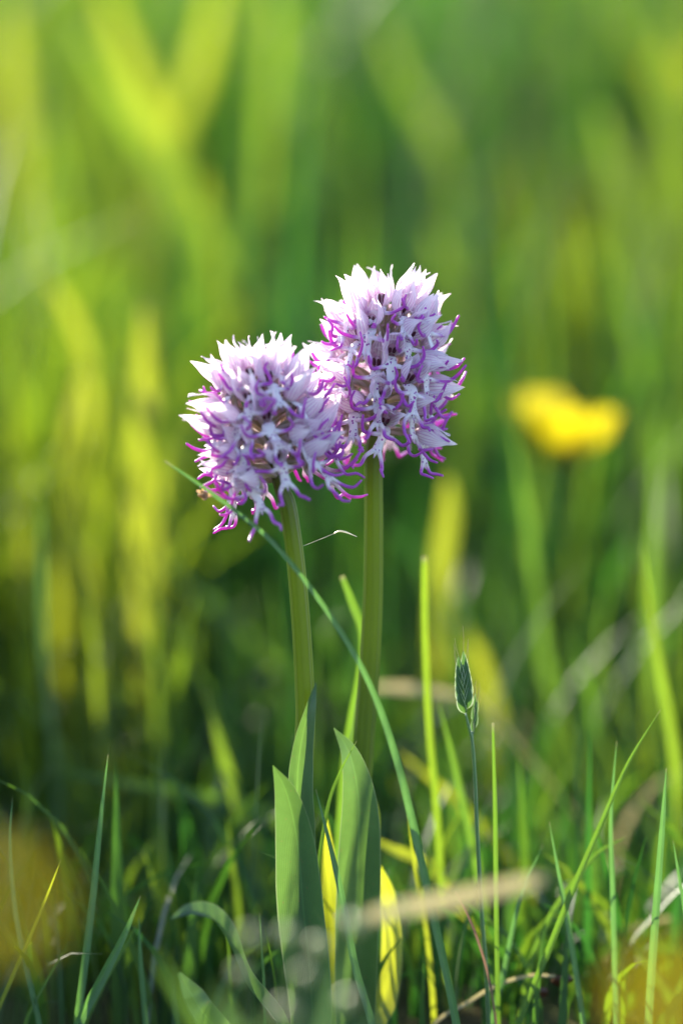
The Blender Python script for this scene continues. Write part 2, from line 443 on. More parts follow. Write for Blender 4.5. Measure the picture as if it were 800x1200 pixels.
tall('meadow_grass', 20000, 0.95, 3.2, 0.30, (0.26, 0.50), (0.004, 0.010), 'out-of-focus tall meadow grass filling the middle distance', 13)
tall('meadow_grass', 26000, 3.2, 12, 0.26, (0.30, 0.60), (0.008, 0.018), 'far meadow grass melted into a soft green blur', 21)
tall('meadow_grass', 16000, 12, 45, 0.22, (0.4, 0.8), (0.02, 0.05), 'farthest meadow slope seen as plain green haze', 34)

# unseen thick tall grass added left of the orchids to shade the ground
n = 1350
x = RNG.uniform(-0.80, -0.16, n); y = RNG.uniform(0.10, 0.47, n)
k = screen_x(x, y) < -110
x, y = x[k], y[k]
grass_field('shade_grass', x, y, RNG.uniform(0.19, 0.32, len(x)), RNG.uniform(0.004, 0.008, len(x)), RNG.uniform(0.0, 0.22, len(x)),
            np.clip(RNG.normal(0.3, 0.15, len(x)), 0, 0.9), 'unseen tall sward added left of the orchids to shade the ground', nseg=5)
# clumps of grass with the low sun's glow put into their yellow-green tint
def clump(n, sx0, sx1, y0, y1, r0, r1, wr, label):
    y = RNG.uniform(y0, y1, n); x = (RNG.uniform(sx0, sx1, n) - 400) / (LENS / 36 * 1200) * (y - CAM[1])
    h = np.maximum(0.08, frame_z(y, RNG.uniform(r0, r1, n)) - ground_z(x, y))
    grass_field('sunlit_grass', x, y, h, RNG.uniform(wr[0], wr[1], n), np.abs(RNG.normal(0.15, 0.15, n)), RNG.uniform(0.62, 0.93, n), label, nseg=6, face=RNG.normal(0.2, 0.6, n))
clump(120, -40, 215, 0.32, 0.70, 340, 800, (0.004, 0.009), 'yellow-green clump of sunlit grass behind the shorter orchid')
clump(60, -60, 250, 0.6, 1.3, -20, 380, (0.005, 0.011), 'taller sunlit yellow-green clump beyond the first clump')
clump(60, 640, 860, 0.6, 1.2, 60, 460, (0.005, 0.009), 'loose yellow-green sunlit clump beyond the buttercup')

# ------------------------------------------------------------------ single blades told apart in the photograph
def blade(pts, wpx, dy, kind, label, group=None, name='grass_blade', turn=0.25, cat='grass blade', keel=0.22, dys=None, wprof=None, foot=True, n=26):
    """pts: photo pixels from the tip down; dy distance behind the orchids"""
    m = len(pts)
    dd = np.linspace(dy, dys if dys is not None else dy, m)
    P = [at(p[0], p[1], d) for p, d in zip(pts, dd)]
    if foot:
        e = P[-1]; g = float(ground_z(e[0], e[1])) - 0.006
        if e[2] > g + 0.004:
            dirn = nrm(P[-1] - P[-2]); dirn = nrm(dirn + np.array([0, 0, -0.6]))
            if dirn[2] > -0.4: dirn = nrm(np.array([dirn[0] * 0.6, dirn[1], -0.7]))
            steps = (e[2] - g) / -dirn[2]
            P.append(e + dirn * steps)
    P = np.array(P)
    wm = wpx * pxs(dy)
    W = wprof if wprof is not None else [0.06, 0.45, 0.75, 0.92, 1.0, 1.0, 0.95, 0.8]
    N = np.array([turn, -1.0, 0.15])
    V, F, U = ribbon(P, [q * wm for q in W], N, n=n, across=4, keel=keel, seed=len(bpy.data.objects))
    root = P[-1]
    o = mesh(name, V, F, M[kind], uv=U)
    me = o.data
    co = np.array([v.co for v in me.vertices]) - root; me.vertices.foreach_set('co', co.astype(np.float32).ravel()); o.location = root
    return tag(o, label, cat, group)

B = blade
B([(193, 540), (240, 572), (300, 617), (333, 650), (370, 697), (410, 757), (440, 817), (465, 890), (485, 970), (505, 1060), (535, 1200)], 9.5, -0.03, 'blade_blue',
  'long arching grass blade crossing in front of both orchid stems', dys=-0.035, wprof=[0.15, 0.55, 0.62, 0.62, 0.72, 0.9, 1, 1, 1], n=44, turn=-0.2)
B([(497, 652), (497, 700), (498, 760), (503, 860), (512, 960), (521, 1100), (526, 1190)], 8.5, 0.05, 'blade_lime', 'upright blunt-tipped blade, sunlit at its top, between tall orchid and brome ear',
  wprof=[0.75, 1, 1, 1, 1, 1, 0.9], turn=0.1)
B([(400, 675), (412, 707), (424, 745), (420, 800), (412, 850), (404, 920)], 11, 0.035, 'blade_green', 'kinked pale-tipped blade just behind the taller orchid stem', wprof=[0.6, 0.95, 0.8, 1.3, 1.6, 1.5], turn=0.3)
B([(577, 847), (579, 930), (580, 1000), (581, 1090), (583, 1195)], 6, 0.0, 'blade_green', 'thin straight blade with pale tip right of the brome stalk', wprof=[0.5, 0.9, 1, 1, 1])
B([(513, 822), (530, 890), (548, 970), (565, 1050), (585, 1190)], 10, 0.055, 'blade_green', 'soft-edged leaning blade just left of the brome stalk')
B([(773, 832), (735, 895), (700, 975), (672, 1040), (640, 1120), (607, 1200)], 8, 0.0, 'blade_green', 'long blade slanting from lower stems up to a tip at right', turn=-0.3)
B([(722, 868), (715, 960), (717, 1050), (721, 1195)], 7, 0.008, 'blade_blue', 'slim upright blade crossing behind the long slanting blade')
B([(780, 900), (775, 970), (766, 1090), (759, 1195)], 10, -0.004, 'blade_blue', 'wide upright blade standing over the yellow blur at lower right', turn=0.1)
B([(643, 963), (655, 1030), (666, 1090), (682, 1195)], 7, 0.004, 'blade_blue', 'short upright blade passing behind the two crossed slanting blades')
B([(735, 980), (700, 1000), (672, 1035), (645, 1075), (622, 1130), (610, 1197)], 9, 0.02, 'blade_green', 'bent pale-tipped blade crossing under the long slanting blade', turn=-0.4)
B([(788, 985), (795, 1030), (803, 1080), (806, 1160)], 6, 0.0, 'blade_blue', 'short narrow blade just right of the wide upright blade')
B([(636, 990), (610, 1050), (592, 1130), (577, 1197)], 7, 0.01, 'blade_blue', 'leaning short blade between brome stalk and crossed blades', turn=-0.2)
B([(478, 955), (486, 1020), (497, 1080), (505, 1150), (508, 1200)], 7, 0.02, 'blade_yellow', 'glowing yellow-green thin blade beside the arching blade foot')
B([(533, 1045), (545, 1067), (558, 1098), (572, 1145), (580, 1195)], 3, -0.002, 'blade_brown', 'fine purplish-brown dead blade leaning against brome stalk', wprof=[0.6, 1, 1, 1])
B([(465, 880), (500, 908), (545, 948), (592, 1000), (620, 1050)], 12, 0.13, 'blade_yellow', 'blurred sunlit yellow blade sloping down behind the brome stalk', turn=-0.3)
B([(127, 884), (118, 960), (110, 1040), (98, 1140), (90, 1200)], 9, 0.0, 'blade_blue', 'tall slightly curved blade standing alone left of the orchids')
B([(15, 935), (12, 985), (17, 1060), (30, 1130), (45, 1195)], 6.5, 0.0, 'blade_blue', 'slim bowed blade in front of the yellow blur at lower left')
B([(72, 1007), (55, 1050), (30, 1110), (8, 1160), (-8, 1200)], 5, -0.004, 'blade_yellow', 'thin sunlit blade leaning left across the yellow blur')
B([(165, 1050), (143, 1100), (117, 1150), (92, 1200)], 12, -0.006, 'blade_blue', 'broad folded blade leaning steeply left with a sharp tip', turn=0.35, keel=0.3)
B([(160, 1085), (145, 1110), (120, 1152), (98, 1200)], 9, 0.006, 'blade_green', 'darker blade lying just behind the broad folded blade')
B([(163, 1075), (165, 1130), (170, 1195)], 7, 0.004, 'blade_blue', 'short upright blade touching the broad folded blade tip')
B([(82, 1103), (60, 1140), (38, 1180), (30, 1200)], 4.5, 0.0, 'blade_green', 'smallest thin blade leaning over the lower left yellow blur')
B([(148, 1035), (145, 1080), (152, 1150), (160, 1195)], 10, 0.035, 'blade_green', 'soft upright blade behind the broad folded blade')
B([(168, 998), (185, 1050), (200, 1110), (217, 1195)], 13, 0.06, 'blade_lime', 'blurred yellowish blade leaning toward the drooping basal leaf')
B([(240, 810), (262, 890), (290, 975), (322, 1065), (340, 1130)], 19, 0.13, 'blade_lime', 'bright blurred long blade sloping toward the shorter orchid base', turn=0.3)
B([(266, 955), (270, 1000), (278, 1060), (282, 1110)], 9, 0.06, 'blade_lime', 'short lit blade left of the broad bluish orchid leaf')
B([(304, 1070), (307, 1120), (309, 1150), (310, 1190)], 4, -0.01, 'blade_blue', 'tiny pale-tipped blade in front of the drooping basal leaf')
B([(370, 925), (385, 985), (400, 1050), (415, 1130), (435, 1200)], 9, -0.022, 'blade_blue', 'blue-green blade leaning across the gap between both orchid bases')
B([(418, 868), (398, 905), (384, 945), (372, 1020), (362, 1100)], 5, -0.008, 'blade_green', 'narrow bent blade rising between the two orchid leaves', turn=0.2)
B([(60, 900), (120, 912), (200, 926), (310, 950), (350, 1010)], 13, 0.14, 'blade_green', 'blurred pale blade lying almost level behind the lone tall blade', turn=0.0)
B([(120, 600), (190, 655), (250, 712), (340, 795), (400, 880)], 15, 0.33, 'blade_green', 'blurred green blade sloping down behind the shorter orchid stem', turn=0.2)
B([(768, 495), (765, 600), (762, 700), (768, 820)], 15, 0.25, 'blade_green', 'blurred upright pale blade right of the yellow buttercup')
B([(752, 640), (762, 720), (775, 800), (788, 880), (795, 960)], 13, 0.12, 'blade_lime', 'blurred yellow-lit blade sloping down at the right edge')
B([(598, 480), (612, 570), (625, 660), (640, 790), (655, 900)], 13, 0.26, 'blade_green', 'blurred upright green blade standing left of the buttercup stalk', turn=0.15)
B([(700, 690), (680, 740), (660, 800), (640, 880)], 14, 0.3, 'blade_green', 'dim blurred green blade leaning under the buttercup')
B([(362, 25), (361, 110), (364, 230), (368, 400)], 30, 0.9, 'blade_green', 'faint pale upright blade far behind the gap above the orchids', wprof=[0.8, 1, 1, 1, 1])
B([(45, 560), (48, 640), (50, 750), (60, 860), (66, 960)], 10, 0.2, 'blade_blue', 'dark blurred upright blade before the yellow grass at left', turn=1.0)
B([(175, 660), (180, 760), (188, 860), (196, 960)], 12, 0.25, 'blade_green', 'blurred upright green blade behind the level pale blade', turn=0.5)
# straw
B([(435, 805), (470, 806), (500, 809), (540, 816), (575, 835)], 12, 0.17, 'straw', 'short level straw strip standing in for a pale glint behind the taller orchid', cat='straw', name='straw', wprof=[0.6, 1, 0.9, 0.4, 0.15, 0.1])  # pale glint built as a strip of straw
B([(440, 985), (462, 996), (490, 1008), (515, 1030)], 13, 0.07, 'blade_yellow', 'short sunlit leaf scrap behind the arching blade', wprof=[0.4, 1, 1, 0.6])
B([(820, 895), (775, 915), (745, 945), (725, 985), (715, 1040)], 10, 0.18, 'straw', 'blurred bleached straw arching in from the right edge', cat='straw', name='straw', wprof=[0.4, 0.7, 0.8, 0.5, 0.3])
B([(820, 1068), (780, 1077), (740, 1090), (715, 1115)], 9, 0.09, 'straw', 'thin grey straw lying level behind the wide upright blade', cat='straw', name='straw')
ST = ['uppermost pale straw of the bleached straws fallen behind the brome ear', 'middle pale straw of the bleached straws fallen behind the brome ear',
      'lowest pale straw of the bleached straws fallen behind the brome ear', 'shortest of the bleached straws fallen behind the brome ear']
for i, (a, b_, c_, dd) in enumerate([((572, 815), (640, 875), (712, 958), 0.21), ((560, 835), (625, 893), (705, 965), 0.23), ((590, 855), (640, 900), (695, 950), 0.19), ((615, 855), (655, 905), (690, 960), 0.22)]):
    B([a, b_, c_, (c_[0] + 45, c_[1] + 70)], [6, 8, 5, 5][i], dd + 0.09, 'straw' if i != 1 else 'blade_yellow', ST[i] if i != 1 else 'yellowing blade lying among the bleached straws behind the brome ear', 'bleached straws behind the brome ear', cat='straw' if i != 1 else 'grass blade', name='straw' if i != 1 else 'grass_blade', wprof=[0.4, 1, 1, 0.7], turn=-0.3)
# bleached straw in front
B([(642, 1028), (590, 1040), (530, 1053), (455, 1068), (430, 1075)], 21, -0.17, 'straw', 'bleached straw lying across in front of the orchid leaves', cat='straw', name='straw', wprof=[0.5, 0.95, 1, 1, 0.9, 0.7], turn=0.0, keel=0.1, foot=False)
# dry arching stalk with brown scraps
B([(652, 1144), (620, 1143), (580, 1155), (545, 1176), (512, 1196)], 5, 0.012, 'straw', 'dry arched stalk low beside the crossed blades', cat='dry stalk', name='dry_stalk', wprof=[0.7, 1, 1, 1])
def scrap(c, r, label, mat='brown'):
    rg = np.random.default_rng(int(c[0] * 1e5) % 9999)
    V, F, U = blob(np.zeros(3), (r, r * 0.6, r * 0.7), np.eye(3), 9, 7)
    V = V * (1 + 0.55 * rg.normal(0, 0.5, (len(V), 1))) + rg.normal(0, r * 0.12, V.shape)
    o = mesh('withered_scrap', V, F, M[mat], uv=U); o.location = c
    return tag(o, label, 'leaf scrap')
scrap(at(660, 1148, 0.012), 0.0026, 'dark brown curled scrap at the end of the dry arched stalk')
scrap(at(635, 1163, 0.012), 0.0018, 'smaller dark brown scrap hanging under the dry arched stalk')

# far blades, sun glow put into their yellow colour, reading as bright patches
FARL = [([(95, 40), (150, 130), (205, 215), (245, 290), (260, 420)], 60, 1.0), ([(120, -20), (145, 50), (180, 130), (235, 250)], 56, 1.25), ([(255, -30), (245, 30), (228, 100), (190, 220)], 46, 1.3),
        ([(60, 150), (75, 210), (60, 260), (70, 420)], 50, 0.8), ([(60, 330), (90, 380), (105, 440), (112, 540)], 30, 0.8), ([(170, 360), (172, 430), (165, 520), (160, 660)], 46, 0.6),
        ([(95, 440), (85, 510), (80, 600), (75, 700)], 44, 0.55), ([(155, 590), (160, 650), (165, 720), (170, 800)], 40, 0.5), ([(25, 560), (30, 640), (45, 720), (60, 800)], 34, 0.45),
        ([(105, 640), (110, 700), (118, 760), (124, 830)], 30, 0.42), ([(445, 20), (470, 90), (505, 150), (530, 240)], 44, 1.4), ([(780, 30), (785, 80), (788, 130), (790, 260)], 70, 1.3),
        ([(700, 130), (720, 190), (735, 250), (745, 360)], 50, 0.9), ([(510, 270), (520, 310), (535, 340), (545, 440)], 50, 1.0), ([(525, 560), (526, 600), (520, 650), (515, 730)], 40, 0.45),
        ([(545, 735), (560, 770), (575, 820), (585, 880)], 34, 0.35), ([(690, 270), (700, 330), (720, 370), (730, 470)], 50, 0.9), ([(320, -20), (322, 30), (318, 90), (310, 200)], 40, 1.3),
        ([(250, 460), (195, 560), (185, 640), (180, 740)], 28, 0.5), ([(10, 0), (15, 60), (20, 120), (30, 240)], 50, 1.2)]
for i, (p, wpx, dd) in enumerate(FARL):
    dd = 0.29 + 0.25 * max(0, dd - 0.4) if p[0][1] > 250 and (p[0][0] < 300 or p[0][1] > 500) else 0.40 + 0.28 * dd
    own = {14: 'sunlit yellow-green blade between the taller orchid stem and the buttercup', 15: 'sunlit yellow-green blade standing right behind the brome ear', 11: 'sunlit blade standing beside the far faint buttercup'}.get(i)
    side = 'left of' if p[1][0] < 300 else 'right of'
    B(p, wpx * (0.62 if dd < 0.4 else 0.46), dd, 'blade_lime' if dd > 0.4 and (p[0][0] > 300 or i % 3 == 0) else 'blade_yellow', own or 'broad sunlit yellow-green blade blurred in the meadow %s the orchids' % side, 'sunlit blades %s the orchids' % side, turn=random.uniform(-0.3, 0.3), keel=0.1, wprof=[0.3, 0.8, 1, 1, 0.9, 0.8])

# ------------------------------------------------------------------ brome ear
def brome():
    base = at(574, 1195, 0.0); base[2] = -0.004
    t = empty('brome_grass', base); bpy.context.view_layer.update()
    t.matrix_world.translation = Vector(base)
    tag(t, 'brome grass stalk with plump green awned ear beside the taller orchid', 'brome grass')
    P = [at(545, 836, 0), at(549, 852, 0), at(553, 870, 0), at(556, 910, 0), at(559, 980, 0), at(564, 1070, 0), at(570, 1150, 0), base]
    V, F, U = tube(np.array(P), [0.28 * MM, 0.42 * MM, 0.5 * MM, 0.6 * MM, 0.62 * MM, 0.65 * MM], n=40, sides=7)
    mesh('stalk', V, F, M['stalk'], t, U)
    P2 = [at(553, 870, 0), at(553, 862, 0.001), at(553, 857, 0.001)]
    def spikelet(b, tip, wpx, nl, awn, dy):
        b = at(*b, dy); tp = at(*tip, dy); ax = nrm(tp - b); L = np.linalg.norm(tp - b)
        V, F, U = tube(np.array([b, (b + tp) / 2, tp - ax * L * 0.2]), [0.3 * MM, 0.4 * MM, 0.25 * MM], n=6, sides=6)
        s = mesh('spikelet', V, F, M['lemma'], t, U); s['_w'] = list(base)
        sd = nrm(np.cross(np.array([0, 1.0, 0]), ax)); wm = wpx * pxs(); fwd = np.array([0, -1.0, 0])
        for i in range(nl):
            f = i / (nl - 1); sg = 1 if i % 2 else -1
            p0 = b + ax * L * (0.0 + 0.60 * f); l = L * (0.36 + 0.04 * f)
            x = wm * 0.5 * float(np.interp(f, [0, 0.3, 0.6, 1], [0.80, 1.0, 0.8, 0.35])) * sg
            lift = fwd * (0.0011 - 0.00085 * f) * (wpx / 23)
            pts = [p0 + ax * l * 1.05 + sd * x * 0.66 + lift * 0.6, p0 + ax * l * 0.75 + sd * x * 0.62 + lift * 1.0, p0 + ax * l * 0.42 + sd * x * 0.48 + lift, p0 + ax * l * 0.15 + sd * x * 0.25 + lift * 0.7, p0 - ax * l * 0.05]
            V, F, U = ribbon(np.array(pts), [q * wm * 0.50 for q in (0.03, 0.30, 0.58, 0.82, 0.97, 1.0, 0.85, 0.55, 0.2)], np.array([0.3 * sg, -1, 0.0]), n=12, across=6, cup=-0.05, keel=0.30)
            mesh('lemma', V, F, M['lemma'], s, U)
            if i >= nl - awn:
                q = pts[0] + ax * L * random.uniform(0.25, 0.5) + sd * x * random.uniform(0.1, 0.9)
                V, F, U = tube(np.array([pts[0] - ax * l * 0.05, (pts[0] + q) / 2 + sd * 0.0002 * sg, q]), [0.07 * MM, 0.035 * MM], n=6, sides=5)
                mesh('awn', V, F, M['awn'], s, U)
    spikelet((545, 834), (540, 764), 22, 10, 6, -0.001)
    spikelet((554, 860), (558, 812), 9, 5, 2, 0.003)
    V, F, U = tube(np.array(P2), [0.3 * MM, 0.25 * MM], n=4, sides=6); mesh('branchlet', V, F, M['stalk'], t, U)
brome()

# ------------------------------------------------------------------ buttercups
def buttercup(c, dia, stalk_px, dy, label, tilt=(0.0, -0.25, 1.0), close=0.9, group=None, seed=1):
    rg = np.random.default_rng(seed)
    c = np.asarray(c, float); up = nrm(tilt); a = nrm(np.cross(up, [0.2, 1, 0.1])); b_ = np.cross(up, a)
    P = [c] + [at(p[0], p[1], dy) for p in stalk_px]
    foot = P[-1].copy(); foot[2] = float(ground_z(foot[0], foot[1])) - 0.004
    if np.linalg.norm(foot - P[-1]) > 0.004: P.append(foot)
    t = empty('buttercup', foot); t.matrix_world.translation = Vector(foot)
    tag(t, label, 'buttercup', group)
    V, F, U = tube(np.array(P), [0.7 * MM, 0.8 * MM, 1.0 * MM, 1.2 * MM], n=24, sides=7); mesh('stalk', V, F, M['blade_green'], t, U)
    r = dia / 2
    for i in range(5):
        th = 2 * math.pi * i / 5 + 0.3; d = a * math.cos(th) + b_ * math.sin(th); sdv = np.cross(up, d)
        el = close + rg.normal(0, 0.06)
        pts = [c + d * r * x + up * r * z for x, z in ((0.06, 0), (0.40, 0.16 * el + 0.05), (0.74, 0.55 * el), (1.0, 1.2 * el))]
        V, F, U = ribbon(np.array(pts), [q * r * 1.25 for q in (0.18, 0.6, 0.92, 1.0, 0.9, 0.55)], np.array(up) * 1.0 - d * 0.4, n=9, across=6, cup=0.18, seed=i)
        mesh('petal', V, F, M['butter'], t, U)
        pts = [c + d * r * x + up * r * z for x, z in ((0.05, -0.03), (0.35, 0.02), (0.6, 0.18))]
        V, F, U = ribbon(np.array(pts), [q * r * 0.4 for q in (0.6, 1.0, 0.2)], np.array(up), n=5, across=3, cup=0.2); mesh('sepal', V, F, M['blade_yellow'], t, U)
    parts = []
    for k in range(26):
        th = k * 2.4; q = 0.32 * r * math.sqrt(k / 26); d = a * math.cos(th) + b_ * math.sin(th)
        e = c + d * q * 1.3 + up * r * 0.42
        parts.append(tube(np.array([c + d * q * 0.5, c + d * q + up * r * 0.25, e]), [0.00025, 0.0003, 0.0006], n=3, sides=5))
    V, F, U, _ = merge(parts); o = mesh('stamens', V, F, M['stamen'], t, U); o['kind'] = 'stuff'
buttercup(at(657, 540, 0.36), 0.043, [(654, 600), (650, 720), (655, 860), (662, 980)], 0.36, 'large blurred yellow buttercup beyond the taller orchid', tilt=(0.06, 0.02, 1), close=0.82, seed=2)
buttercup(at(790, 112, 0.9), 0.028, [(790, 180), (784, 330), (780, 480)], 0.9, 'far faint buttercup high above the large yellow buttercup', tilt=(0, -0.4, 1), seed=3)
buttercup(at(-2, 1085, -0.55), 0.0098, [(5, 1220), (30, 1450), (36, 1800)], -0.55, 'strongly blurred buttercup in front of the slim bowed blade', tilt=(0.1, -0.2, 1), seed=4)
buttercup(at(785, 1205, -0.5), 0.012, [(785, 1350), (765, 1500), (760, 1700)], -0.5, 'strongly blurred buttercup in front of the wide upright blade', tilt=(-0.1, -0.2, 1), seed=5)

# ------------------------------------------------------------------ blurred small plant before the orchids, pale balls added as sun glints
def weed():
    dy = -0.21
    base = at(345, 1330, dy); base[2] = -0.004
    t = empty('glint_weed', base); t.matrix_world.translation = Vector(base)
    tag(t, 'blurred low weed with pale balls standing in for sun glints before the orchid leaves', 'weed')
    glints = [(294, 1096, 0.0), (336, 1094, 0.01), (356, 1142, -0.01), (334, 1184, -0.02), (408, 1172, 0.0), (280, 1140, 0.01), (416, 1082, 0.01), (372, 1108, 0.02), (462, 1066, -0.005)]
    for i, (bx_, by_, dd) in enumerate(glints):
        c = at(bx_, by_, dy + dd); r = random.uniform(1.4, 2.8) * MM
        mid = (c + base) / 2 + np.array([(c[0] - base[0]) * 0.25, 0, 0.006])
        V, F, U = tube(np.array([c, mid, base]), [0.35 * MM, 0.5 * MM, 0.7 * MM], n=10, sides=6); st = mesh('stalk', V, F, M['blade_green'], t, U); st['_w'] = list(base)
        V, F, U = blob(c, (r, r, r * 0.85), np.eye(3), 10, 8); V = V + RNG.normal(0, r * 0.06, V.shape); mesh('bud', V, F, M['bud'], st, U)
    for i, (tipp, w_) in enumerate([((182, 1118), 20), ((250, 1150), 22), ((400, 1120), 20), ((450, 1175), 20), ((300, 1175), 24), ((360, 1185), 22), ((420, 1195), 22)]):
        c = at(tipp[0], tipp[1], dy + random.uniform(-0.01, 0.03))
        mid = c * 0.55 + base * 0.45 + np.array([0, 0, 0.010])
        V, F, U = ribbon(np.array([c, mid, base]), [q * w_ * pxs(dy) for q in (0.05, 0.7, 1, 0.8, 0.35, 0.15)], np.array([0, -0.4, 1.0]), n=12, across=4, keel=0.15)
        mesh('leaf', V, F, M['orchid_leaf'] if i else M['blade_green'], t, U)
weed()

# ------------------------------------------------------------------ orchids
def make_flower(orchid, base, A, o, a, lvl, rg, scl=1.0):
    """A attach point on the axis, o outward unit, a axis unit, lvl 0 bottom .. 1 top"""
    mm = MM * scl
    o = nrm(o); s = np.cross(a, o)
    young = max(0, (lvl - 0.80) / 0.20)
    T = R(np.interp(lvl, [0, 0.3, 0.7, 1.0], [14, 32, 48, 78]) + rg.normal(0, 11))
    Rm = np.interp(lvl, [0, 0.5, 0.85, 1.0], [9.6, 9.8, 7.8, 3.6]) * mm * rg.uniform(0.88, 1.12); hh = np.interp(lvl, [0, 0.6, 1], [2.0, 5.0, 8.0]) * mm
    Mo = A + o * Rm + a * hh
    f = math.cos(T) * o + math.sin(T) * a; u = -math.sin(T) * o + math.cos(T) * a
    roll = rg.normal(0, 0.16); s2 = s * math.cos(roll) + u * math.sin(roll); u = u * math.cos(roll) - s * math.sin(roll); s = s2
    # ovary with spur = the flower's own mesh
    pv = tube(np.array([A, A + o * Rm * 0.35 + a * hh * 0.65, A + o * Rm * 0.75 + a * hh * 0.98, Mo + f * 0.6 * mm]), [0.7 * mm, 1.0 * mm, 1.05 * mm, 0.9 * mm], n=10, sides=8)
    sp = tube(np.array([Mo, Mo - f * 1.2 * mm - a * 2.0 * mm, Mo - o * 1.0 * mm - a * 4.6 * mm]), [0.9 * mm, 0.75 * mm, 0.6 * mm], n=6, sides=7)
    V, F, U, _ = merge([pv, sp]); fl = mesh('flower', V, F, M['ovary'], orchid, U); fl['_w'] = list(base)
    # hood
    L0 = (10.6 - 1.0 * young) * mm * rg.uniform(0.86, 1.12); nt_, na = 12, 6
    tt = np.linspace(0, 1, nt_ + 1)
    rad = spl(np.array([0.9, 2.5, 3.15, 2.8, 1.9, 1.1]) , nt_)[:, 0] * mm * rg.uniform(0.95, 1.08)
    bendu = rg.uniform(-1.6, -0.2) * mm
    def hoodpart(name, th0, whalf, L, rs, flare, mat):
        wh = spl(np.array(whalf), nt_)[:, 0]; V, UV, F = [], [], []
        tw = rg.normal(0, 0.18); ph = rg.uniform(0, 6.28, 3); wv = rg.uniform(0.10, 0.42) * mm; tipu = rg.normal(0, 0.9) * mm; tips = rg.normal(0, 0.9) * mm
        for i, t_ in enumerate(tt):
            for k in range(na + 1):
                q = 2 * k / na - 1
                th = th0 + R(wh[i]) * q + tw * t_
                rr = rad[i] * rs + flare * t_ ** 3.5 + wv * abs(q) ** 2.5 * math.sin(t_ * 8 + ph[0] + q * 2) + 0.12 * mm * math.sin(q * 5 + ph[1])
                c = Mo + f * (L * t_) + u * (bendu * t_ * t_ + tipu * t_ ** 5) + s * tips * t_ ** 5
                V.append(c + rr * (math.cos(th) * s + math.sin(th) * u)); UV.append((k / na, t_))
        for i in range(nt_):
            for k in range(na):
                v0 = i * (na + 1) + k; F.append((v0, v0 + 1, v0 + na + 2, v0 + na + 1))
        mesh(name, np.array(V), F, mat, fl, np.array(UV))
    hoodpart('sepal', R(90), [60, 54, 44, 33, 18, 2], L0 * rg.uniform(0.95, 1.05), 1.0, rg.uniform(-0.8, 1.6) * mm, M['sepal'])
    for sg in (-1, 1):
        hoodpart('sepal', R(90 + sg * rg.uniform(82, 98)), [62, 58, 50, 38, 20, 2], L0 * rg.uniform(0.98, 1.14), 0.93, rg.uniform(-0.3, 2.6) * mm, M['sepal'])
        hoodpart('petal', R(90 + sg * 44), [22, 20, 18, 14, 8, 1], L0 * 0.76, 0.80, -0.4 * mm, M['petal'])
    # column with two pollen masses
    cs = []
    ax = (s, u, f)
    V, F, U = blob(Mo + f * 1.7 * mm + u * 0.4 * mm, (1.15 * mm, 0.9 * mm, 1.9 * mm), ax); cs.append((V, F, U, np.full(len(V), 0.15)))
    for sg in (-1, 1):
        V, F, U = blob(Mo + f * 2.2 * mm - u * 0.45 * mm + s * sg * 0.62 * mm, (0.50 * mm, 0.5 * mm, 1.35 * mm), ax); cs.append((V, F, U, np.full(len(V), 1.0)))
    V, F, U = blob(Mo + f * 0.4 * mm - u * 1.0 * mm, (1.0 * mm, 0.5 * mm, 0.9 * mm), ax); cs.append((V, F, U, np.full(len(V), 0.8)))
    V, F, U, Cc = merge(cs); mesh('column', V, F, M['column'], fl, U, Cc)
    # lip : little man
    ls = (1 - 0.35 * young) * rg.uniform(0.92, 1.1)
    od = nrm(o * (0.65 + 0.5 * young) - a * 0.55 + s * rg.normal(0, 0.12)); dn = nrm(o * (0.22 + 0.9 * young) - a * 1.0 + s * rg.normal(0, 0.22))
    fr = nrm(np.cross(s, dn)); fr = fr if np.dot(fr, o) > 0 else -fr
    p0 = Mo + f * 0.3 * mm - u * 1.1 * mm; p1 = p0 + od * 2.6 * ls * mm; p2 = p1 + dn * 2.6 * ls * mm; p3 = p2 + dn * 2.4 * ls * mm + fr * 0.4 * mm
    parts = []
    V, F, U = tube(np.array([p0, p1, p2, p3]), np.array([1.25, 1.7, 1.35, 1.05, 1.2, 1.25]) * mm * rg.uniform(0.9, 1.1), n=12, sides=10, flat=0.32, hint=fr)
    parts.append((V, F, U, np.full(len(V), 0.02)))
    def limb(st, ds, L, r0, start):
        pts = [st]; 
        for d_ in ds: pts.append(pts[-1] + nrm(d_) * L / len(ds))
        V, F, U = tube(np.array(pts), np.array([1.4, 1.1, 0.98, 0.95, 0.85, 0.6]) * r0, n=14, sides=7, flat=0.85, hint=fr)
        cc = np.interp(U[:, 1], [0, start, start + 0.35, 1], [0.0, 0.25, 1, 1])
        parts.append((V, F, U, cc))
    for sg in (-1, 1):
        upc = rg.uniform(0.2, 1.2); fwd = rg.uniform(0.2, 1.0); j = lambda: rg.normal(0, 0.25, 3)
        limb(p1 + s * sg * 0.9 * mm + dn * 0.4 * mm, [s * sg + fr * 0.35 - a * 0.25, s * sg * 1.0 + fr * fwd + j() * 0.6, s * sg * 0.5 + fr * fwd + a * upc + j(), -s * sg * rg.uniform(-0.3, 0.5) + fr * 0.6 + a * upc * 1.2 + j()],
             rg.uniform(8.0, 12.6) * ls * mm, 0.50 * mm, 0.10)
        out = rg.uniform(0.3, 1.3)
        limb(p3 + s * sg * 0.62 * mm - dn * 0.3 * mm, [s * sg * 0.7 + dn, s * sg * 0.35 * out + dn * 0.9 + fr * 0.3 + j() * 0.5, fr * out + dn * 0.5 + s * sg * 0.3 + j(), fr * 1.0 + s * sg * rg.uniform(-0.4, 0.8) + a * rg.uniform(-0.9, 0.6) + j()],
             rg.uniform(6.6, 10.6) * ls * mm, 0.50 * mm, 0.14)
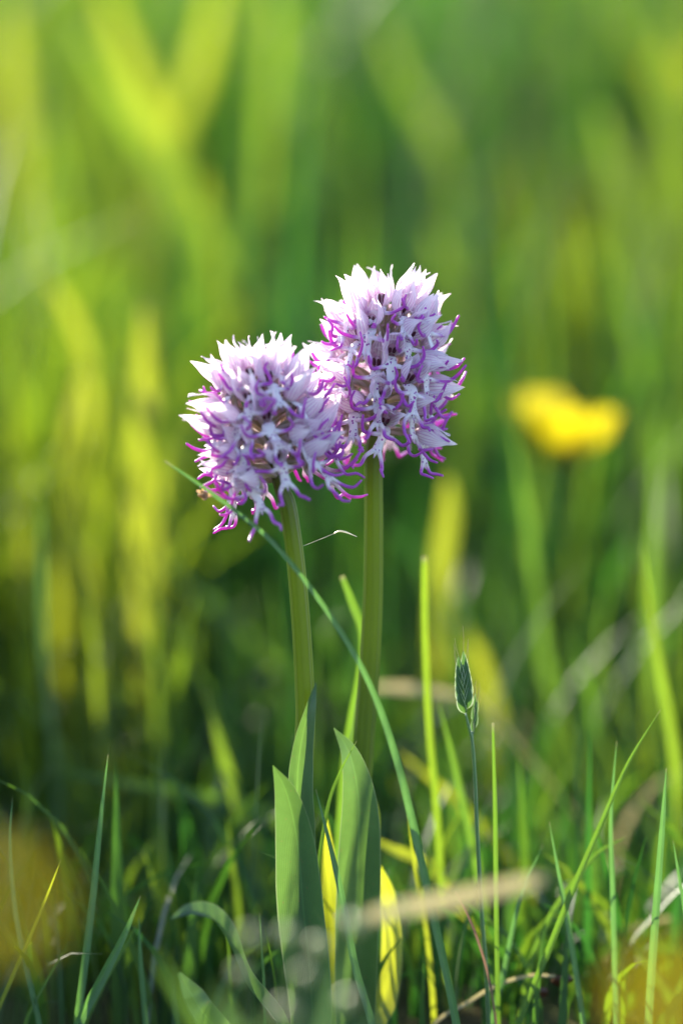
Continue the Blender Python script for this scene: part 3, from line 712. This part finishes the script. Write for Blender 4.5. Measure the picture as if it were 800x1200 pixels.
    V, F, U = tube(np.array([p3, p3 + dn * 0.9 * mm, p3 + dn * 1.7 * mm + fr * 0.5 * mm]), [0.5 * mm, 0.3 * mm, 0.12 * mm], n=4, sides=6); parts.append((V, F, U, np.linspace(0, 0.7, len(V))))
    V, F, U, Cc = merge(parts); mesh('lip', V, F, M['lip'], fl, U, Cc)

def orchid(label, stem_pts, stem_w, head_pts, dy, nfl, seed, phase, leaves, scl, lo=11):
    rg = np.random.default_rng(seed)
    foot = at(*stem_pts[-1], dy); foot[2] = -0.004
    t = empty('orchid', foot); t.matrix_world.translation = Vector(foot)
    tag(t, label, 'orchid', None)
    P = [at(p[0], p[1], dy) for p in stem_pts] + [foot]; P = np.array(P)[::-1]
    H = np.array([at(p[0], p[1], dy) for p in head_pts])                # from head bottom to top
    full = np.vstack([P, H])
    V, F, U = tube(full, np.array(stem_w) * pxs(), n=70, sides=36, ridges=9, ramp=0.055, hint=(1, 0.2, 0))
    mesh('stem', V, F, M['stem'], t, U)
    C = spl(np.vstack([P[-1:], H]), 60); T = frames(C)
    for i in range(nfl):
        lv = (i / (nfl - 1)) ** 0.92
        s = lo + lv * (58 - lo); k = int(s); fr_ = s - k
        A = C[k] * (1 - fr_) + C[min(k + 1, 60)] * fr_; a = T[k]
        th = phase + i * 2.39996 + rg.normal(0, 0.12)
        e1 = nrm(np.cross(a, [0, 1, 0])); e2 = np.cross(e1, a)
        o = e1 * math.cos(th) + e2 * math.sin(th)
        make_flower(t, foot, A, o, a, lv, rg, scl)
    for (pts, wd, N, cup, keel, mat) in leaves:
        Pn = np.array([at(p[0], p[1], dy + p[2]) for p in pts]);
        if Pn[-1][2] > 0.0: Pn = np.vstack([Pn, [foot[0] * 0.5 + Pn[-1][0] * 0.5, foot[1], -0.004]])
        V, F, U = ribbon(Pn, np.array(wd) * pxs(), np.array(N, float), n=34, across=10, cup=cup, keel=keel, edge=0.05, seed=int(wd[2] * 7))
        mesh('leaf', V, F, M[mat], t, U)
    return t

orchid('shorter orchid with rounded lilac-white flower head leaning left on a bare stem',
       [(338, 596), (347, 660), (353, 730), (357, 800), (358, 850), (354, 930), (352, 1050), (354, 1195)], [12, 12, 12, 11.5, 11, 10.5, 10, 8.5, 5, 1.5],
       [(331, 574), (321, 540), (311, 500), (303, 464)], -0.010, 40, 21, 0.4,
       [([(370, 800, -0.004), (362, 830, -0.006), (352, 875, -0.006), (348, 930, -0.005), (352, 1010, -0.004)], [1, 12, 24, 31, 32, 30, 28], (0.5, -1, 0.1), 0.0, 0.30, 'orchid_leaf'),
        ([(320, 897, -0.016), (336, 930, -0.014), (348, 985, -0.012), (355, 1060, -0.010), (362, 1130, -0.008), (366, 1195, -0.004)], [1, 20, 36, 48, 55, 57, 56, 52, 48, 42], (-0.25, -1, 0.1), 0.10, 0.10, 'orchid_leaf'),
        ([(200, 1077, -0.045), (222, 1068, -0.040), (248, 1076, -0.034), (270, 1108, -0.028), (290, 1155, -0.018), (325, 1200, -0.008)], [1, 16, 30, 38, 40, 38, 30], (0.45, -0.45, 0.8), 0.0, 0.25, 'orchid_leaf'),
        ([(210, 1140, -0.03), (225, 1165, -0.03), (245, 1195, -0.03)], [4, 24, 30, 30], (0.3, -1, 0.3), 0.0, 0.15, 'orchid_leaf')], 1.10, 20)
orchid('taller orchid with oval lilac-white flower head upright on a straight stem',
       [(438, 538), (438, 620), (437, 700), (433, 780), (427, 860), (420, 960), (416, 1080), (416, 1195)], [13.5, 13.5, 13, 12.5, 12, 11, 10.5, 9, 6, 1.5],
       [(441, 505), (446, 462), (451, 418), (453, 386)], 0.012, 44, 5, 1.1,
       [([(391, 853, -0.012), (410, 885, -0.014), (420, 940, -0.014), (419, 1020, -0.012), (416, 1110, -0.010), (415, 1195, -0.004)], [1, 14, 27, 39, 48, 52, 53, 52, 50, 48, 44], (0.15, -1, 0.1), 0.05, 0.14, 'orchid_leaf'),
        ([(436, 925, 0.000), (441, 955, -0.004), (439, 1000, -0.004), (430, 1050, 0.0)], [2, 12, 13, 9, 5], (-0.5, -1, 0.1), 0.0, 0.2, 'orchid_leaf_sunlit'),  # strip painted yellow as the leaf's sunlit folded edge
        ([(446, 1015, 0.008), (454, 1050, 0.008), (458, 1110, 0.006), (452, 1165, 0.004), (440, 1195, 0.002)], [1, 18, 26, 28, 26, 20], (0.2, -1, 0.1), 0.0, 0.2, 'orchid_leaf_sunlit'),
        ([(382, 960, 0.010), (385, 1000, 0.010), (386, 1050, 0.008), (392, 1120, 0.006), (402, 1190, 0.002)], [2, 16, 22, 24, 22], (0.1, -1, 0.1), 0.0, 0.2, 'orchid_leaf_sunlit'),
        ([(424, 740, 0.008), (424, 790, 0.006), (418, 850, 0.002), (412, 920, 0.0)], [2, 13, 18, 24, 28], (0.6, -1, 0.1), 0.0, 0.25, 'orchid_leaf')], 1.12)

# ------------------------------------------------------------------ tiny things
def floret_scrap():
    c = at(238, 580, -0.02); parts = []
    rg = np.random.default_rng(3)
    for k in range(7):
        d = nrm(rg.normal(0, 1, 3) + np.array([0.2, 0, 0.1])); e = c + d * rg.uniform(1.2, 3.0) * MM
        parts.append(ribbon(np.array([c, (c + e) / 2 + rg.normal(0, 0.5 * MM, 3), e]), [0.8 * MM, 1.4 * MM, 0.5 * MM], np.array([0.2, -1, 0.3]), n=5, across=3, cup=0.4))
    V, F, U = blob(c, (1.3 * MM, 1 * MM, 0.9 * MM), np.eye(3)); parts.append((V + rg.normal(0, 0.0002, V.shape), F, U))
    V, F, U, _ = merge(parts)
    o = mesh('withered_floret', V - c, F, M['tan'], uv=U); o.location = c
    tag(o, 'tiny tan withered floret caught on the arching grass blade tip', 'floret')
floret_scrap()
P = np.array([at(355, 640, -0.008), at(375, 632, -0.006), at(392, 625, -0.004)])
V, F, U = tube(P, [0.05 * MM, 0.05 * MM], n=8, sides=5)
P2 = np.array([at(391, 625.5, -0.004), at(397, 622.5, -0.004), at(406, 624, -0.004), at(418, 629, -0.003)])
q = tube(P2, [0.12 * MM, 0.28 * MM, 0.25 * MM, 0.08 * MM], n=10, sides=6)
V, F, U, _ = merge([(V, F, U), q])
o = mesh('silk_thread', V, F, M['silk'], uv=U); tag(o, 'fine pale silk thread trailing off the shorter orchid stem', 'silk thread')

for o in bpy.data.objects:
    if '_w' in o.keys(): del o['_w']
